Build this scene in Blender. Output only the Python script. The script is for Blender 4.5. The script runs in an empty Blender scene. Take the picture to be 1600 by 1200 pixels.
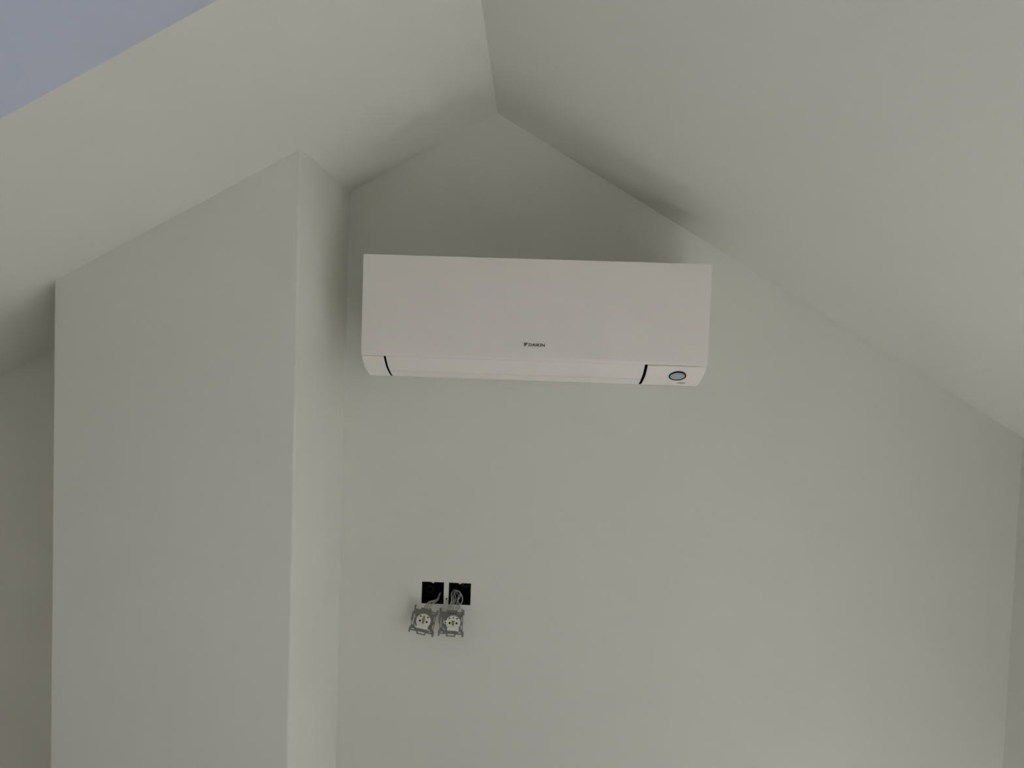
import bpy, math
from mathutils import Vector, Matrix
from mathutils.geometry import tessellate_polygon

scene = bpy.context.scene
C = scene.collection

# ------------------------------------------------------------------ camera
H = 2.10                                   # eye height above the floor
CAM = Vector((0.0, -1.98, H))
FOCAL_PX, YAW, PITCH, ROLL = 1188.9, -0.02625, -0.03997, 0.03288
fwd = Vector((math.sin(YAW) * math.cos(PITCH), math.cos(YAW) * math.cos(PITCH), math.sin(PITCH)))
r0 = Vector((math.cos(YAW), -math.sin(YAW), 0.0))
u0 = r0.cross(fwd)
right = math.cos(ROLL) * r0 + math.sin(ROLL) * u0
up = -math.sin(ROLL) * r0 + math.cos(ROLL) * u0
cd = bpy.data.cameras.new('camera')
cd.sensor_width = 36.0
cd.lens = FOCAL_PX / 1600 * 36.0
cd.clip_start = 0.02
cam = bpy.data.objects.new('camera', cd)
C.objects.link(cam)
m = Matrix((right, up, -fwd)).transposed().to_4x4()
m.translation = CAM
cam.matrix_world = m
scene.camera = cam

# ------------------------------------------------------------------ world, light, exposure
SKY = 0.82
w = bpy.data.worlds.new('sky')
scene.world = w
w.use_nodes = True
bg = w.node_tree.nodes['Background']
bg.inputs['Color'].default_value = (0.50, 0.58, 1.0, 1)
bg.inputs['Strength'].default_value = SKY

# low sun shining in through windows added in the right side wall, onto the floor right of the viewer
SUN_TO = Vector((0.89, 0.0, 0.45))
WIN_Y0, WIN_Y1, WIN_Z0, WIN_Z1 = -3.12, -1.75, 0.06, 0.56  # added window, sized to place the sun patch on the floor
FRO_Y0, FRO_Y1, FRO_Z0, FRO_Z1 = -1.75, -0.95, 1.18, 1.78       # frosted window added in the same wall as a soft light
LOW_Y0, LOW_Y1, LOW_Z0, LOW_Z1 = -0.62, -0.14, 0.03, 0.31         # low window added by the gable wall for a second sun patch
sd = bpy.data.lights.new('sun', 'SUN')
sd.energy = 102.0
sd.angle = math.radians(0.55)
sd.color = (1.0, 0.99, 0.97)
so = bpy.data.objects.new('sun', sd)
C.objects.link(so)
so.rotation_euler = SUN_TO.to_track_quat('Z', 'Y').to_euler()
so.location = (7, -2.8, 4)

vs = scene.view_settings
vs.view_transform = 'Standard'
vs.look = 'None'
vs.gamma = 1.0
vs.use_curve_mapping = False
vs.exposure = 0.0
scene.cycles.max_bounces = 16
scene.cycles.diffuse_bounces = 10
scene.cycles.use_denoising = True
scene.cycles.use_guiding = True
scene.cycles.sample_clamp_indirect = 0.0

# ------------------------------------------------------------------ materials
def mat(name, color, rough=0.5, metal=0.0, vary=0.0, vscale=6.0, bump=0.0, bscale=200.0, spec=0.5):
    mt = bpy.data.materials.new(name)
    mt.use_nodes = True
    nt = mt.node_tree
    b = nt.nodes['Principled BSDF']
    b.inputs['Base Color'].default_value = (*color, 1)
    b.inputs['Roughness'].default_value = rough
    b.inputs['Metallic'].default_value = metal
    b.inputs['Specular IOR Level'].default_value = spec
    tc = nt.nodes.new('ShaderNodeTexCoord')
    if vary:
        n = nt.nodes.new('ShaderNodeTexNoise')
        n.inputs['Scale'].default_value = vscale
        n.inputs['Detail'].default_value = 4
        nt.links.new(tc.outputs['Object'], n.inputs['Vector'])
        r = nt.nodes.new('ShaderNodeValToRGB')
        r.color_ramp.elements[0].position = 0.3
        r.color_ramp.elements[1].position = 0.7
        r.color_ramp.elements[0].color = (*[c * (1 - vary) for c in color], 1)
        r.color_ramp.elements[1].color = (*[min(1, c * (1 + vary)) for c in color], 1)
        nt.links.new(n.outputs['Fac'], r.inputs['Fac'])
        nt.links.new(r.outputs['Color'], b.inputs['Base Color'])
    if bump:
        n2 = nt.nodes.new('ShaderNodeTexNoise')
        n2.inputs['Scale'].default_value = bscale
        n2.inputs['Detail'].default_value = 3
        nt.links.new(tc.outputs['Object'], n2.inputs['Vector'])
        bp = nt.nodes.new('ShaderNodeBump')
        bp.inputs['Strength'].default_value = bump
        bp.inputs['Distance'].default_value = 0.001
        nt.links.new(n2.outputs['Fac'], bp.inputs['Height'])
        nt.links.new(bp.outputs['Normal'], b.inputs['Normal'])
    return mt

M = {}
M['paint'] = mat('wall_paint', (0.780, 0.784, 0.742), 0.85, vary=0.012, vscale=2.5, bump=0.12, bscale=260, spec=0.2)
M['bright'] = mat('bounce_white_paint', (0.90, 0.86, 0.82), 0.85, vary=0.01, vscale=3, bump=0.1, spec=0.2)  # brighter copy for the unseen left wall, to bounce light into the recess
M['shell'] = mat('white_plastic', (0.915, 0.875, 0.852), 0.42, vary=0.004, vscale=20, spec=0.4)
M['dark'] = mat('black_plastic', (0.004, 0.004, 0.004), 0.9, vary=0.2, vscale=40, spec=0.02)
M['box'] = mat('black_box_plastic', (0.004, 0.004, 0.004), 0.55, vary=0.2, vscale=60, spec=0.15)
M['boxedge'] = mat('lighter_box_plastic', (0.05, 0.05, 0.05), 0.5, vary=0.2, vscale=60, spec=0.3)  # a little lighter than the box, for the knockout ring
M['lens'] = mat('grey_lens', (0.42, 0.50, 0.52), 0.3, vary=0.02, vscale=80, spec=0.4)
M['print'] = mat('grey_print', (0.060, 0.052, 0.047), 0.6, vary=0.05, vscale=50)
M['lightprint'] = mat('pale_grey_print', (0.45, 0.44, 0.44), 0.5, vary=0.05, vscale=50)
M['metal'] = mat('zinc_steel', (0.215, 0.215, 0.195), 0.5, 0.55, vary=0.12, vscale=120)
M['ceramic'] = mat('white_socket_body', (0.80, 0.80, 0.75), 0.35, vary=0.01, vscale=60)
M['brass'] = mat('brass', (0.36, 0.31, 0.15), 0.45, 0.7, vary=0.15, vscale=150)
M['wire'] = mat('pale_grey_insulation', (0.43, 0.43, 0.40), 0.5, vary=0.04, vscale=90)
M['screed'] = mat('grey_screed', (0.33, 0.325, 0.32), 0.85, vary=0.08, vscale=5, bump=0.2, bscale=80, spec=0.2)
M['plaster'] = mat('bare_grey_plaster', (0.48, 0.47, 0.46), 0.9, vary=0.06, vscale=4, bump=0.2, bscale=120, spec=0.2)
M['frame'] = mat('window_frame', (0.75, 0.75, 0.74), 0.4, vary=0.01)

g = bpy.data.materials.new('window_glass')
g.use_nodes = True
nt = g.node_tree
nt.nodes.clear()
out = nt.nodes.new('ShaderNodeOutputMaterial')
mix = nt.nodes.new('ShaderNodeMixShader')
tr = nt.nodes.new('ShaderNodeBsdfTransparent')
gl = nt.nodes.new('ShaderNodeBsdfGlossy')
gl.inputs['Roughness'].default_value = 0.02
mix.inputs[0].default_value = 0.04
nt.links.new(tr.outputs[0], mix.inputs[1])
nt.links.new(gl.outputs[0], mix.inputs[2])
nt.links.new(mix.outputs[0], out.inputs[0])
M['glass'] = g

g = bpy.data.materials.new('diffuser_glass')  # pane of the added window, spreads the sun into soft light
g.use_nodes = True
nt = g.node_tree
nt.nodes.clear()
out = nt.nodes.new('ShaderNodeOutputMaterial')
mix = nt.nodes.new('ShaderNodeMixShader')
mix.inputs[0].default_value = 0.5
tl = nt.nodes.new('ShaderNodeBsdfTranslucent')
tl.inputs['Color'].default_value = (0.60, 0.61, 0.59, 1)
df = nt.nodes.new('ShaderNodeBsdfDiffuse')
df.inputs['Color'].default_value = (0.6, 0.6, 0.6, 1)
nt.links.new(df.outputs[0], mix.inputs[1])
nt.links.new(tl.outputs[0], mix.inputs[2])
nt.links.new(mix.outputs[0], out.inputs[0])
M['frosted'] = g

# ------------------------------------------------------------------ mesh helpers
class MB:
    def __init__(self):
        self.v, self.f = [], []

    def add(self, verts, faces):
        o = len(self.v)
        self.v += [tuple(p) for p in verts]
        self.f += [tuple(i + o for i in f) for f in faces]

    def box(self, x0, x1, y0, y1, z0, z1):
        self.add([(x0, y0, z0), (x1, y0, z0), (x1, y1, z0), (x0, y1, z0),
                  (x0, y0, z1), (x1, y0, z1), (x1, y1, z1), (x0, y1, z1)],
                 [(0, 3, 2, 1), (4, 5, 6, 7), (0, 1, 5, 4), (1, 2, 6, 5), (2, 3, 7, 6), (3, 0, 4, 7)])

    def plate(self, loops, z0, z1, mx=None):
        """flat plate: the first loop is the outline, the others are holes"""
        if mx is None:
            mx = Matrix()
        pts = [p for l in loops for p in l]
        tris = tessellate_polygon([[Vector((p[0], p[1], 0)) for p in l] for l in loops])
        n = len(pts)
        verts = [mx @ Vector((p[0], p[1], z0)) for p in pts] + [mx @ Vector((p[0], p[1], z1)) for p in pts]
        faces = []
        for t in tris:
            faces.append(tuple(t))
            faces.append(tuple(i + n for i in reversed(t)))
        k = 0
        for l in loops:
            for i in range(len(l)):
                a, b = k + i, k + (i + 1) % len(l)
                faces.append((a, b, b + n, a + n))
            k += len(l)
        self.add(verts, faces)

    def tube(self, pts, r, seg=8):
        pts = [Vector(p) for p in pts]
        rings = []
        n = len(pts)
        for i, p in enumerate(pts):
            d = (pts[min(i + 1, n - 1)] - pts[max(i - 1, 0)]).normalized()
            a = d.orthogonal() if i == 0 else (prev - d * prev.dot(d))
            a.normalize()
            prev = a.copy()
            b = d.cross(a)
            rings.append([p + r * (math.cos(2 * math.pi * k / seg) * a + math.sin(2 * math.pi * k / seg) * b) for k in range(seg)])
        faces = []
        for i in range(n - 1):
            for k in range(seg):
                faces.append((i * seg + k, i * seg + (k + 1) % seg, (i + 1) * seg + (k + 1) % seg, (i + 1) * seg + k))
        faces.append(tuple(range(seg - 1, -1, -1)))
        faces.append(tuple((n - 1) * seg + k for k in range(seg)))
        self.add([q for ring in rings for q in ring], faces)

    def build(self, name, material, parent=None, bevel=0.0, smooth=False):
        me = bpy.data.meshes.new(name)
        me.from_pydata(self.v, [], self.f)
        me.validate()
        import bmesh
        bm = bmesh.new()
        bm.from_mesh(me)
        bmesh.ops.recalc_face_normals(bm, faces=bm.faces)
        bm.to_mesh(me)
        bm.free()
        me.materials.append(M[material])
        o = bpy.data.objects.new(name, me)
        C.objects.link(o)
        if parent:
            o.parent = parent
        if bevel:
            bv = o.modifiers.new('bevel', 'BEVEL')
            bv.width = bevel
            bv.segments = 3
            bv.limit_method = 'ANGLE'
            bv.angle_limit = math.radians(40)
        if smooth or bevel:
            me.shade_smooth()
            me.set_sharp_from_angle(angle=math.radians(35))
        return o

def struct(o, label=None, cat=None):
    o['kind'] = 'structure'
    if label:
        o['label'] = label
    if cat:
        o['category'] = cat
    return o

def thing(name, label, cat, loc, rot=(0, 0, 0), group=None):
    o = bpy.data.objects.new(name, None)
    o.empty_display_size = 0.05
    C.objects.link(o)
    o.location = loc
    o.rotation_euler = rot
    o['label'] = label
    o['category'] = cat
    if group:
        o['group'] = group
    return o

def rect(x0, x1, y0, y1):
    return [(x0, y0), (x1, y0), (x1, y1), (x0, y1)]

def circ(cx, cy, r, n=24, ry=None):
    return [(cx + r * math.cos(2 * math.pi * k / n), cy + (ry or r) * math.sin(2 * math.pi * k / n)) for k in range(n)]

def catmull(pts, n=6):
    P = [Vector(p) for p in pts]
    P = [2 * P[0] - P[1]] + P + [2 * P[-1] - P[-2]]
    res = []
    for i in range(1, len(P) - 2):
        for k in range(n):
            t = k / n
            a, b, c, d = P[i - 1], P[i], P[i + 1], P[i + 2]
            res.append(0.5 * (2 * b + (c - a) * t + (2 * a - 5 * b + 4 * c - d) * t * t + (3 * b - a - 3 * c + d) * t ** 3))
    res.append(P[-2])
    return res

# matrices for plates: drawing plane (x, z) facing -y ; plane (y, z) facing +x
XZ = Matrix(((1, 0, 0, 0), (0, 0, 1, 0), (0, 1, 0, 0), (0, 0, 0, 1)))       # (a, b, c) -> (a, c, b)
YZ = Matrix(((0, 0, 1, 0), (1, 0, 0, 0), (0, 1, 0, 0), (0, 0, 0, 1)))       # (a, b, c) -> (c, a, b)

# ------------------------------------------------------------------ room shell
XL, XR, YF = -1.56, 1.262, -4.20
AX, AZ = -0.1118, H + 0.6156               # ridge
SL, SR = 0.5575, 0.5731                    # slopes left and right
zl = lambda x: AZ - SL * (AX - x)
zr = lambda x: AZ - SR * (x - AX)
PX0, PX1, PD = -1.0024, -0.4895, 0.4142    # pier on the gable wall
CHEEK_Y = -0.9912                          # far side of the roof window opening

BX = [-0.2724, -0.2724 + 0.0713]           # flush boxes: left edges
BZ1 = H - 0.6087
BS = 0.0585

o = MB()
o.box(XL - 0.2, XR + 0.2, YF - 0.2, 0.2, -0.12, 0.0)
struct(o.build('floor', 'screed'), 'bare grey screed floor below the picture', 'floor')

o = MB()
gable = [(XL, 0), (XR, 0), (XR, zr(XR)), (AX, AZ), (XL, zl(XL))]
holes = [rect(x, x + BS, BZ1 - BS, BZ1) for x in BX]
o.plate([gable] + holes, 0.0, 0.16, XZ)
struct(o.build('wall_back', 'paint'), 'off-white painted gable wall behind the air conditioner', 'wall')

o = MB()
o.plate([gable], YF - 0.16, YF, XZ)
struct(o.build('wall_front', 'plaster'), 'bare grey plastered gable wall behind the viewer', 'wall')

o = MB()
o.box(XL - 0.16, XL, YF, 0.0, 0.0, zl(XL))
struct(o.build('wall_left', 'bright'), 'low off-white side wall under the left roof slope', 'wall')

o = MB()
o.plate([rect(YF, 0.0, 0.0, zr(XR)), rect(WIN_Y0, WIN_Y1, WIN_Z0, WIN_Z1), rect(FRO_Y0, FRO_Y1, FRO_Z0, FRO_Z1), rect(LOW_Y0, LOW_Y1, LOW_Z0, LOW_Z1)], XR, XR + 0.14, YZ)
struct(o.build('wall_right', 'paint'), 'low off-white side wall under the right roof slope', 'wall')

# left slope, with the opening of the roof window
T = 0.26
cl = 1 / math.sqrt(1 + SL * SL)
MLs = Matrix(((-cl, 0, -SL * cl, AX), (0, -1, 0, 0), (-SL * cl, 0, cl, AZ), (0, 0, 0, 1)))
sL = (AX - XL + 0.0) / cl
S0, S1 = 0.17, 1.05
ROOF = [(-CHEEK_Y, -CHEEK_Y + 0.66)]                          # roof window, measured away from the gable wall
o = MB()
o.plate([rect(-0.0, sL, 0.0, -YF)] + [rect(S0, S1, a, b) for a, b in ROOF], 0.0, T, MLs)
struct(o.build('ceiling_left', 'paint'), 'left slope of the off-white attic ceiling', 'ceiling')
# right slope
cr = 1 / math.sqrt(1 + SR * SR)
MRs = Matrix(((cr, 0, SR * cr, AX), (0, 1, 0, 0), (-SR * cr, 0, cr, AZ), (0, 0, 0, 1)))
o = MB()
o.plate([rect(0.0, (XR - AX) / cr, YF, 0.0)], 0.0, T, MRs)
struct(o.build('ceiling_right', 'paint'), 'right slope of the off-white attic ceiling', 'ceiling')

# pier standing in front of the gable wall, its top cut to the slope
RC = 0.005
plan = [(PX0, 0.0)] + [(PX0 + RC - RC * math.cos(t), -PD + RC - RC * math.sin(t)) for t in [k * math.pi / 8 for k in range(5)]] \
    + [(PX1 - RC + RC * math.sin(t), -PD + RC - RC * math.cos(t)) for t in [k * math.pi / 8 for k in range(5)]] + [(PX1, 0.0)]
o = MB()
n = len(plan)
o.add([(x, y, 0.0) for x, y in plan] + [(x, y, zl(x) + 0.03) for x, y in plan],
      [tuple(range(n)), tuple(range(2 * n - 1, n - 1, -1))] + [(i, (i + 1) % n, n + (i + 1) % n, n + i) for i in range(n)])
struct(o.build('wall_pier', 'paint', smooth=True), 'broad off-white pier projecting left of the air conditioner', 'wall')

# roof window in the left slope
for k, (a, b) in enumerate(ROOF):
    wn = bpy.data.objects.new('window_%d' % (k + 1), None)
    C.objects.link(wn)
    struct(wn, 'roof window set in the left ceiling slope', 'window')
    o = MB()
    o.plate([rect(S0, S1, a, b), rect(S0 + 0.05, S1 - 0.05, a + 0.05, b - 0.05)], T - 0.05, T + 0.02, MLs)
    o.build('window_frame', 'frame', wn)
    o = MB()
    o.plate([rect(S0 + 0.05, S1 - 0.05, a + 0.05, b - 0.05)], T - 0.012, T - 0.006, MLs)
    o.build('pane', 'glass', wn)

# unseen two-pane window added in the right side wall to place the sun patch
wn = bpy.data.objects.new('window_2', None)
C.objects.link(wn)
struct(wn, 'low two-pane window added out of view in the right side wall to let sun onto the floor', 'window')
ym = (WIN_Y0 + WIN_Y1) / 2
o = MB()
o.plate([rect(WIN_Y0, WIN_Y1, WIN_Z0, WIN_Z1),
         rect(WIN_Y0 + 0.05, ym - 0.03, WIN_Z0 + 0.05, WIN_Z1 - 0.05),
         rect(ym + 0.03, WIN_Y1 - 0.05, WIN_Z0 + 0.05, WIN_Z1 - 0.05)], XR + 0.08, XR + 0.13, YZ)
o.build('window_frame', 'frame', wn, bevel=0.004)
for a, b in ((WIN_Y0 + 0.05, ym - 0.03), (ym + 0.03, WIN_Y1 - 0.05)):
    o = MB()
    o.plate([rect(a, b, WIN_Z0 + 0.05, WIN_Z1 - 0.05)], XR + 0.103, XR + 0.107, YZ)
    o.build('pane', 'glass', wn)

# unseen frosted window added higher up as a soft light on the pier side
wn = bpy.data.objects.new('window_3', None)
C.objects.link(wn)
struct(wn, 'small frosted window added out of view in the right side wall as a soft light', 'window')
o = MB()
o.plate([rect(FRO_Y0, FRO_Y1, FRO_Z0, FRO_Z1), rect(FRO_Y0 + 0.045, FRO_Y1 - 0.045, FRO_Z0 + 0.045, FRO_Z1 - 0.045)], XR + 0.03, XR + 0.08, YZ)
o.build('window_frame', 'frame', wn, bevel=0.004)
o = MB()
o.plate([rect(FRO_Y0 + 0.045, FRO_Y1 - 0.045, FRO_Z0 + 0.045, FRO_Z1 - 0.045)], XR + 0.05, XR + 0.0505, YZ)
o.build('pane', 'frosted', wn)

# unseen low window added by the gable wall to sun the floor there
wn = bpy.data.objects.new('window_4', None)
C.objects.link(wn)
struct(wn, 'small clear window added out of view near the floor to let in more sun', 'window')
o = MB()
o.plate([rect(LOW_Y0, LOW_Y1, LOW_Z0, LOW_Z1), rect(LOW_Y0 + 0.03, LOW_Y1 - 0.03, LOW_Z0 + 0.03, LOW_Z1 - 0.03)], XR + 0.08, XR + 0.13, YZ)
o.build('window_frame', 'frame', wn, bevel=0.003)
o = MB()
o.plate([rect(LOW_Y0 + 0.03, LOW_Y1 - 0.03, LOW_Z0 + 0.03, LOW_Z1 - 0.03)], XR + 0.103, XR + 0.107, YZ)
o.build('pane', 'glass', wn)

# ------------------------------------------------------------------ air conditioner
# local frame: x from the centre, y = -depth from the wall, z from the lowest edge
AW, AH, AD = 0.778, 0.295, 0.2715
ac = thing('air_conditioner', 'white wall-mounted split air conditioner under the ceiling ridge', 'air conditioner',
           (0.0011, 0.0, H + 0.2125 - AH))
HX = AW / 2
LOW = [(AD, 0.105), (0.2702, 0.085), (0.2665, 0.0670), (0.2510, 0.0535), (0.2335, 0.0420), (0.2115, 0.0325), (0.190, 0.0248), (0.170, 0.0195)]
curve = catmull(LOW, 8)                      # (depth, z)
iA, iB = 2 * 8, 5 * 8                        # seam under the panel, seam between the flaps

def offset(pts, d):
    res = []
    for i, p in enumerate(pts):
        t = (pts[min(i + 1, len(pts) - 1)] - pts[max(i - 1, 0)]).normalized()
        n = Vector((t.y, -t.x))              # going down the curve, this points out of the unit
        if n.x < 0 and n.y > 0:
            n = -n
        res.append(p + (-d) * (n if n.x > 0 or n.y < 0 else -n))
    return res

def prof(mb, pts, x0, x1):
    """a closed (depth, z) outline swept from x0 to x1"""
    n = len(pts)
    mb.add([(x0, -p[0], p[1]) for p in pts] + [(x1, -p[0], p[1]) for p in pts],
           [tuple(range(n)), tuple(range(2 * n - 1, n - 1, -1))] + [(i, (i + 1) % n, n + (i + 1) % n, n + i) for i in range(n)])

def strip(mb, pts, thick, x0, x1):
    inn = offset(pts, thick)
    n = len(pts)
    V = []
    for x in (x0, x1):
        V += [(x, -p.x, p.y) for p in pts] + [(x, -p.x, p.y) for p in inn]
    F = []
    for i in range(n - 1):
        F += [(i, i + 1, 2 * n + i + 1, 2 * n + i), (n + i, 3 * n + i, 3 * n + i + 1, n + i + 1),
              (i, n + i, n + i + 1, i + 1), (2 * n + i, 2 * n + i + 1, 3 * n + i + 1, 3 * n + i)]
    F += [(0, 2 * n, 3 * n, n), (n - 1, 2 * n - 1, 4 * n - 1, 3 * n - 1)]
    mb.add(V, F)

SXL, SXR = -0.335 - 0.0011, 0.255 - 0.0011   # middle of the two dark slots
GL, GR = 0.0024, 0.0032                      # half widths of the slots

o = MB()
prof(o, [(0.004, 0.015), (0.095, 0.017), (0.095, 0.0695), (0.2575, 0.0695), (0.2575, 0.2935), (0.004, 0.2935)], -HX + 0.001, HX - 0.001)
o.build('casing', 'shell', ac, bevel=0.0015)
o = MB()
prof(o, [(0.0, 0.03), (0.004, 0.03), (0.004, 0.28), (0.0, 0.28)], -HX + 0.03, HX - 0.03)
o.build('mounting_plate', 'metal', ac)
# front panel: flat, rolling back at its lower edge
o = MB()
fp = [Vector((AD, AH))] + curve[:iA] + [curve[iA] + (curve[iA - 1] - curve[iA]).normalized() * 0.0006]
strip(o, fp, 0.012, -HX, HX)
panel = o.build('front_panel', 'shell', ac, bevel=0.0012)
# end caps below the panel, left and right of the outlet
capc = [p.copy() for p in curve[iA:]]
for i, p in enumerate(capc[:3]):
    capc[i] = p + Vector((-0.0006 + 0.0002 * i, 0))
for x0, x1 in ((-HX + 0.0005, SXL - GL), (SXR + GR, HX - 0.0005)):
    o = MB()
    prof(o, [(p.x, p.y) for p in capc] + [(0.098, 0.0175), (0.098, 0.0668)], x0, x1)
    o.build('end_cap', 'shell', ac, bevel=0.001)
# air flaps between the slots
for a, b, sx, nm in ((iA, iB, 0.0, 'upper_air_flap'), (iB, len(curve) - 1, 0.0, 'lower_air_flap')):
    o = MB()
    seg = [p.copy() for p in curve[a:b + 1]]
    if nm.startswith('upper'):
        seg = [p + Vector((-0.0005, 0.0003)) for p in seg]
        seg[-1] += (seg[-2] - seg[-1]).normalized() * 0.0016
    strip(o, seg, 0.005, SXL + GL, SXR - GR)
    o.build(nm, 'shell', ac, bevel=0.0006)
o = MB()
prof(o, [(0.169, 0.0195), (0.169, 0.028), (0.099, 0.028), (0.099, 0.0175)], SXL - GL + 0.0001, SXR + GR - 0.0001)
o.build('underside_panel', 'shell', ac)
# black block behind the flaps, in place of the shade in the outlet
o = MB()
inn = offset(curve[iA:-2], 0.011)
prof(o, [(p.x, p.y) for p in inn if p.y < 0.064] + [(0.165, 0.030), (0.10, 0.030), (0.10, 0.066), (inn[0].x - 0.006, 0.066)], SXL - GL + 0.0001, SXR + GR - 0.0001)
outlet = o.build('outlet_shade', 'dark', ac)
for a, b in ((SXL - GL, SXL + GL), (SXR - GR, SXR + GR)):
    o = MB()
    strip(o, offset(curve[iA:], 0.0007), 0.006, a + 0.0001, b - 0.0001)
    o.build('slot_shade', 'dark', outlet)  # black strip set into the gap in place of its shade
# intake grille on top
gr = MB()
gr.box(-HX + 0.03, HX - 0.03, -0.225, -0.03, 0.2935, 0.2942)
grille = gr.build('intake_grille', 'dark', ac)
for k in range(14):
    b = MB()
    b.box(-HX + 0.03, HX - 0.03, -0.222 + k * 0.0145, -0.216 + k * 0.0145, 0.2943, 0.2950)
    b.build('slat', 'shell', grille)

# presence sensor: a disc lying on the curved right end cap
def on_curve(z):
    for a, b in zip(curve, curve[1:]):
        if a.y >= z >= b.y:
            t = (a.y - z) / (a.y - b.y)
            return a.lerp(b, t), (b - a).normalized()
p, t = on_curve(0.0440)
nrm = Vector((0, -(-t.y), t.x)) if False else None
tang = Vector((0, -t.x, t.y))                       # down the curve, in local xyz
outw = Vector((1, 0, 0)).cross(tang)
if outw.y > 0:
    outw = -outw
org = Vector((0.3305 - 0.0011, -p.x, p.y))
def disc_matrix(og, tg, ow):
    xax = Vector((1, 0, 0))
    yax = ow.cross(xax)
    mm = Matrix((xax, yax, ow)).transposed().to_4x4()
    mm.translation = og
    return mm
DM = disc_matrix(org, tang, outw)
o = MB()
o.plate([circ(0, 0, 0.0192, 40)], -0.004, 0.0006, DM)
eye = o.build('sensor_eye', 'lens', ac)
eye['label'] = 'round grey sensor window with a black rim'
o = MB()
o.plate([circ(0, 0, 0.0195, 40), circ(0, 0, 0.0168, 40)], -0.002, 0.0014, DM)
o.build('rim', 'dark', eye)
p, t = on_curve(0.0268)
tang = Vector((0, -t.x, t.y))
outw = Vector((1, 0, 0)).cross(tang)
if outw.y > 0 and outw.z > 0:
    outw = -outw
DM2 = disc_matrix(Vector((0.347 - 0.0011, -p.x, p.y)), tang, outw)
o = MB()
o.plate([circ(0, 0, 0.0105, 24, 0.0055)], -0.002, 0.0004, DM2)
o.build('signal_mark', 'lightprint', ac)

# maker's mark on the panel: emblem and lettering
LZ0, LZ1 = 0.1000, 0.1078
ex0 = -0.0212 - 0.0011
o = MB()
def flat(mb, pts):
    mb.plate([pts], -AD - 0.0005, -AD + 0.0003, XZ)
h = LZ1 - LZ0
flat(o, [(ex0, LZ1), (ex0 + 0.0038, LZ1), (ex0 + 0.0021, LZ0 + 0.42 * h), (ex0 + 0.0018, LZ0 - 0.0002), (ex0 + 0.0004, LZ0 - 0.0002)])
flat(o, [(ex0 + 0.0045, LZ1), (ex0 + 0.0094, LZ1), (ex0 + 0.0036, LZ0 + 0.02 * h), (ex0 + 0.0024, LZ0 + 0.02 * h), (ex0 + 0.0027, LZ0 + 0.40 * h)])
o.build('emblem', 'print', panel)

tc = bpy.data.curves.new('lettering', 'FONT')
tc.body = 'DAIKIN'
tc.size = 0.0092
tc.extrude = 0.0003
tc.offset = 0.00034
tc.shear = 0.10
tc.space_character = 1.06
to = bpy.data.objects.new('lettering_source', tc)
C.objects.link(to)
dg = bpy.context.evaluated_depsgraph_get()
me = bpy.data.meshes.new_from_object(to.evaluated_get(dg))
C.objects.unlink(to)
bpy.data.objects.remove(to)
xs = [v.co.x for v in me.vertices]
ys = [v.co.y for v in me.vertices]
tx0, tx1 = ex0 + 0.0102, 0.0262 - 0.0011
for v in me.vertices:
    x = tx0 + (v.co.x - min(xs)) / (max(xs) - min(xs)) * (tx1 - tx0)
    z = LZ0 + 0.0001 + (v.co.y - min(ys)) / (max(ys) - min(ys)) * (h - 0.0010)
    v.co = Vector((x, -AD - 0.0002 - v.co.z * 0.8, z))
me.name = 'lettering'
me.materials.clear()
me.materials.append(M['print'])
lt = bpy.data.objects.new('lettering', me)
C.objects.link(lt)
lt.parent = panel

# ------------------------------------------------------------------ flush boxes in the wall
labels = ['black flush box in the wall with few wires, the one nearer the pier',
          'black flush box in the wall with many looping wires, farther from the pier']
for k, x in enumerate(BX):
    e = 0.0001
    b = thing('flush_box', labels[k], 'wall box', (x + BS / 2, 0.0, BZ1 - BS / 2), group='black flush boxes in the gable wall')
    hs = BS / 2 - e
    o = MB()
    o.plate([rect(-hs, hs, -hs, hs), rect(-hs + 0.0015, hs - 0.0015, -hs + 0.0015, hs - 0.0015)], 0.0005, 0.048, XZ)
    o.build('box_side', 'box', b)
    o = MB()
    o.plate([rect(-hs, hs, -hs, hs)], 0.048, 0.050, XZ)
    back = o.build('box_bottom', 'box', b)
    o = MB()
    kx, kz = (-0.013, -0.006) if k == 0 else (0.012, 0.012)
    o.plate([circ(kx, kz, 0.0095, 28), circ(kx, kz, 0.0072, 28)], 0.0462, 0.0481, XZ)
    o.build('knockout_ring', 'boxedge', back)
    for cx, cz in ((-0.0255, 0.0), (0.0255, 0.0)):
        o = MB()
        o.plate([circ(cx, cz, 0.0022, 12)], 0.004, 0.0478, XZ)
        o.build('screw_post', 'box', b)
    o = MB()
    o.plate([[(-0.0042, hs - 0.0002), (-0.0012, hs - 0.0030), (0.0016, hs - 0.0030), (0.0046, hs - 0.0002)]], -0.0004, 0.0012, XZ)
    tb = o.build('rim_tab', 'paint', b)
    tb['label'] = 'small pale tab at the top edge'
    if k == 1:
        o = MB()
        cx, cz = -0.206 - (x + BS / 2), (H - 0.652) - (BZ1 - BS / 2)
        o.plate([circ(cx, cz, 0.0019, 14)], -0.0022, 0.004, XZ)
        o.build('screw', 'dark', b)

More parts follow.
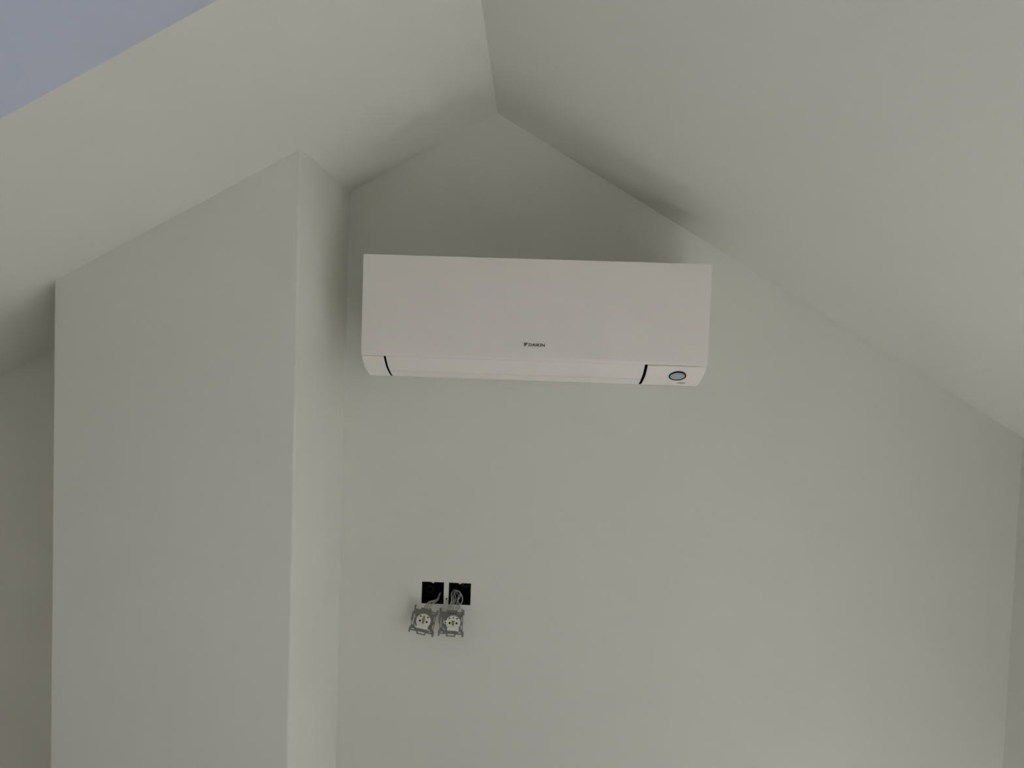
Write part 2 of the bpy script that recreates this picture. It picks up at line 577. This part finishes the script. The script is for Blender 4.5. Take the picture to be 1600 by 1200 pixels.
# ------------------------------------------------------------------ loose socket inserts hanging on their wires
def make_socket(label, loc, rot, wires, variant):
    s = thing('power_socket', label, 'socket', loc, rot, 'loose socket inserts below the flush boxes')
    mm = 0.001
    dx = 5.5 if variant else 0.0                       # the insert sits off centre in the second frame
    def P(l):
        return [(a * mm, b * mm) for a, b in l]
    def Q(l):
        return [((a + dx) * mm, b * mm) for a, b in l]
    # stamped metal mounting frame
    outline = [(-33, -36), (-29, -36), (-29, -31), (-12, -31), (-12, -37), (12, -37), (12, -31), (28, -31), (28, -37), (33, -37),
               (33, -24), (30, -22), (30, 18), (33, 20), (33, 33), (29, 33), (29, 27), (15, 27), (15, 31), (-13, 31), (-13, 26),
               (-26, 26), (-26, 35), (-30, 35), (-30, 20), (-33, 17), (-33, -4), (-30, -7), (-30, -21), (-33, -23)]
    hs = [rect(-8, 9, -34.5, -31.5 + 1.5), rect(-27, -20, -28, -25), rect(20, 26, -28, -25),
          rect(-28, -24.5, -16, 12), rect(25.5, 28, -18, -6), rect(25.5, 28, 2, 14),
          circ(dx, 0, 16.5, 28),
          [(-22, -12), (-18, -17), (-13, -20.5), (-14, -23), (-20, -20), (-23, -14)],
          rect(14, 22, -23.5, -20),
          circ(-20.5, 4, 2.2, 12), circ(20.5, 23, 1.6, 12)]
    o = MB()
    o.plate([P(outline)] + [P(h_) for h_ in hs], -0.0009, 0.0009, XZ)
    fr_ = o.build('mounting_frame', 'metal', s)
    for px in ((-28, 12) if variant == 0 else (-30, 27)):
        o = MB()
        o.box((px - 1.2) * mm, (px + 1.2) * mm, -0.006, -0.001, 20 * mm, 36 * mm)
        o.build('fixing_claw', 'metal', fr_)
    # white socket body with its pin and screw holes
    body = circ(0, 0, 18.6, 36)
    body = [(a, b if b > -13 else max(b, -17.5) - 1.5) for a, b in body]
    pins = [circ(-9, -0.5, 2.9, 14), circ(9, -0.5, 2.9, 14)]
    scr = [circ(-9.5, 11.5, 2.2, 12), circ(10, 11.5, 2.2, 12)] + ([circ(0, 13.5, 2.0, 12)] if variant else [])
    o = MB()
    o.plate([Q(body)] + [Q(h_) for h_ in pins + scr], -0.0065, 0.0060, XZ)
    bd = o.build('socket_body', 'ceramic', s)
    for h_ in pins + scr:
        o = MB()
        o.plate([Q(h_)], -0.0052, 0.0060, XZ)
        o.build('hole_shade', 'dark', bd)  # black plug just below the face, standing for the shade in the hole
    o = MB()
    o.plate([Q(circ(0, 0, 16, 32))], 0.0062, 0.024, XZ)
    o.build('contact_block', 'dark', s)
    o = MB()
    o.box((dx - 15) * mm, (dx + 15) * mm, -0.0085, -0.0066, -19.5 * mm, -10 * mm)
    o.build('lower_plate', 'ceramic', bd, bevel=0.0008)
    o = MB()
    o.box((dx - 2.8) * mm, (dx + 2.8) * mm, -0.0082, -0.0066, -6 * mm, 14 * mm if not variant else 6 * mm)
    o.box((dx - 1.5) * mm, (dx + 1.5) * mm, -0.0105, -0.0082, -5 * mm, 0)
    o.box((dx - 4.6) * mm, (dx + 4.6) * mm, -0.0078, -0.0066, 3 * mm, 6 * mm)
    o.build('earth_clip', 'brass', bd)
    # spreading screw beside the body
    o = MB()
    o.plate([P(circ(-19.5 + dx * 0.7, 0, 4.0, 16))], -0.0050, 0.0012, XZ)
    ss = o.build('clamp_screw', 'ceramic' if variant else 'metal', s)
    o = MB()
    o.plate([P(circ(-18.5 + dx * 0.7, 0, 1.8, 12))], -0.0056, -0.0049, XZ)
    o.build('screw_slot', 'dark', ss)
    # terminal block where the wires enter
    o = MB()
    o.box(-13 * mm, 13 * mm, 0.002, 0.016, 18 * mm, 27 * mm)
    tb_ = o.build('terminal_block', 'ceramic', s, bevel=0.0008)
    for tx in (-8, -2, 4, 10):
        o = MB()
        o.plate([P(circ(tx, 23, 1.5, 10))], -0.0012 if variant else 0.0012, 0.0022, XZ)
        o.build('wire_hole_dot', 'dark', tb_)  # dark dots standing for the shaded wire entry holes
    bpy.context.view_layer.update()
    inv = s.matrix_world.inverted()
    for wl in wires:
        pts = catmull([inv @ Vector((a, b, c + H)) for a, b, c in wl], 6)
        o = MB()
        o.tube(pts, 0.00135, 8)
        o.build('wire', 'wire', s, smooth=True)
    return s

W1 = [[(-0.228, 0.03, -0.648), (-0.231, 0.01, -0.656), (-0.239, -0.005, -0.657), (-0.249, -0.016, -0.656), (-0.257, -0.022, -0.662), (-0.262, -0.02, -0.673)],
      [(-0.226, 0.03, -0.646), (-0.229, 0.008, -0.658), (-0.237, -0.006, -0.66), (-0.245, -0.018, -0.656), (-0.251, -0.024, -0.662), (-0.255, -0.02, -0.674)],
      [(-0.23, 0.03, -0.652), (-0.232, 0.006, -0.66), (-0.238, -0.008, -0.662), (-0.242, -0.018, -0.661), (-0.247, -0.024, -0.666), (-0.25, -0.02, -0.676)]]
W2 = [[(-0.188, 0.04, -0.637), (-0.19, 0.01, -0.635), (-0.193, -0.005, -0.637), (-0.19, -0.02, -0.648), (-0.193, -0.026, -0.658), (-0.197, -0.022, -0.671)],
      [(-0.186, 0.04, -0.639), (-0.188, 0.01, -0.64), (-0.188, -0.006, -0.642), (-0.185, -0.02, -0.649), (-0.189, -0.026, -0.657), (-0.193, -0.022, -0.672)],
      [(-0.185, 0.04, -0.639), (-0.186, 0.01, -0.638), (-0.183, -0.006, -0.64), (-0.18, -0.02, -0.647), (-0.184, -0.026, -0.657), (-0.187, -0.022, -0.672)],
      [(-0.197, 0.04, -0.639), (-0.185, 0.01, -0.632), (-0.173, -0.002, -0.631), (-0.169, -0.012, -0.639), (-0.175, -0.024, -0.651), (-0.178, -0.022, -0.67)],
      [(-0.198, 0.04, -0.641), (-0.184, 0.01, -0.634), (-0.172, -0.004, -0.632), (-0.164, -0.014, -0.64), (-0.163, -0.022, -0.651), (-0.169, -0.026, -0.66), (-0.173, -0.022, -0.673)],
      [(-0.195, 0.04, -0.643), (-0.182, 0.01, -0.638), (-0.174, -0.006, -0.64), (-0.175, -0.018, -0.649), (-0.169, -0.026, -0.657), (-0.168, -0.022, -0.671)]]
make_socket('loose white socket insert in a metal frame, hanging tilted below the left box', (-0.2605, -0.036, H - 0.700),
            (math.radians(-4), math.radians(10), 0), W1, 0)
make_socket('loose white socket insert in a metal frame, hanging straight below the right box', (-0.1885, -0.036, H - 0.7015),
            (math.radians(-4), math.radians(0.5), 0), W2, 1)
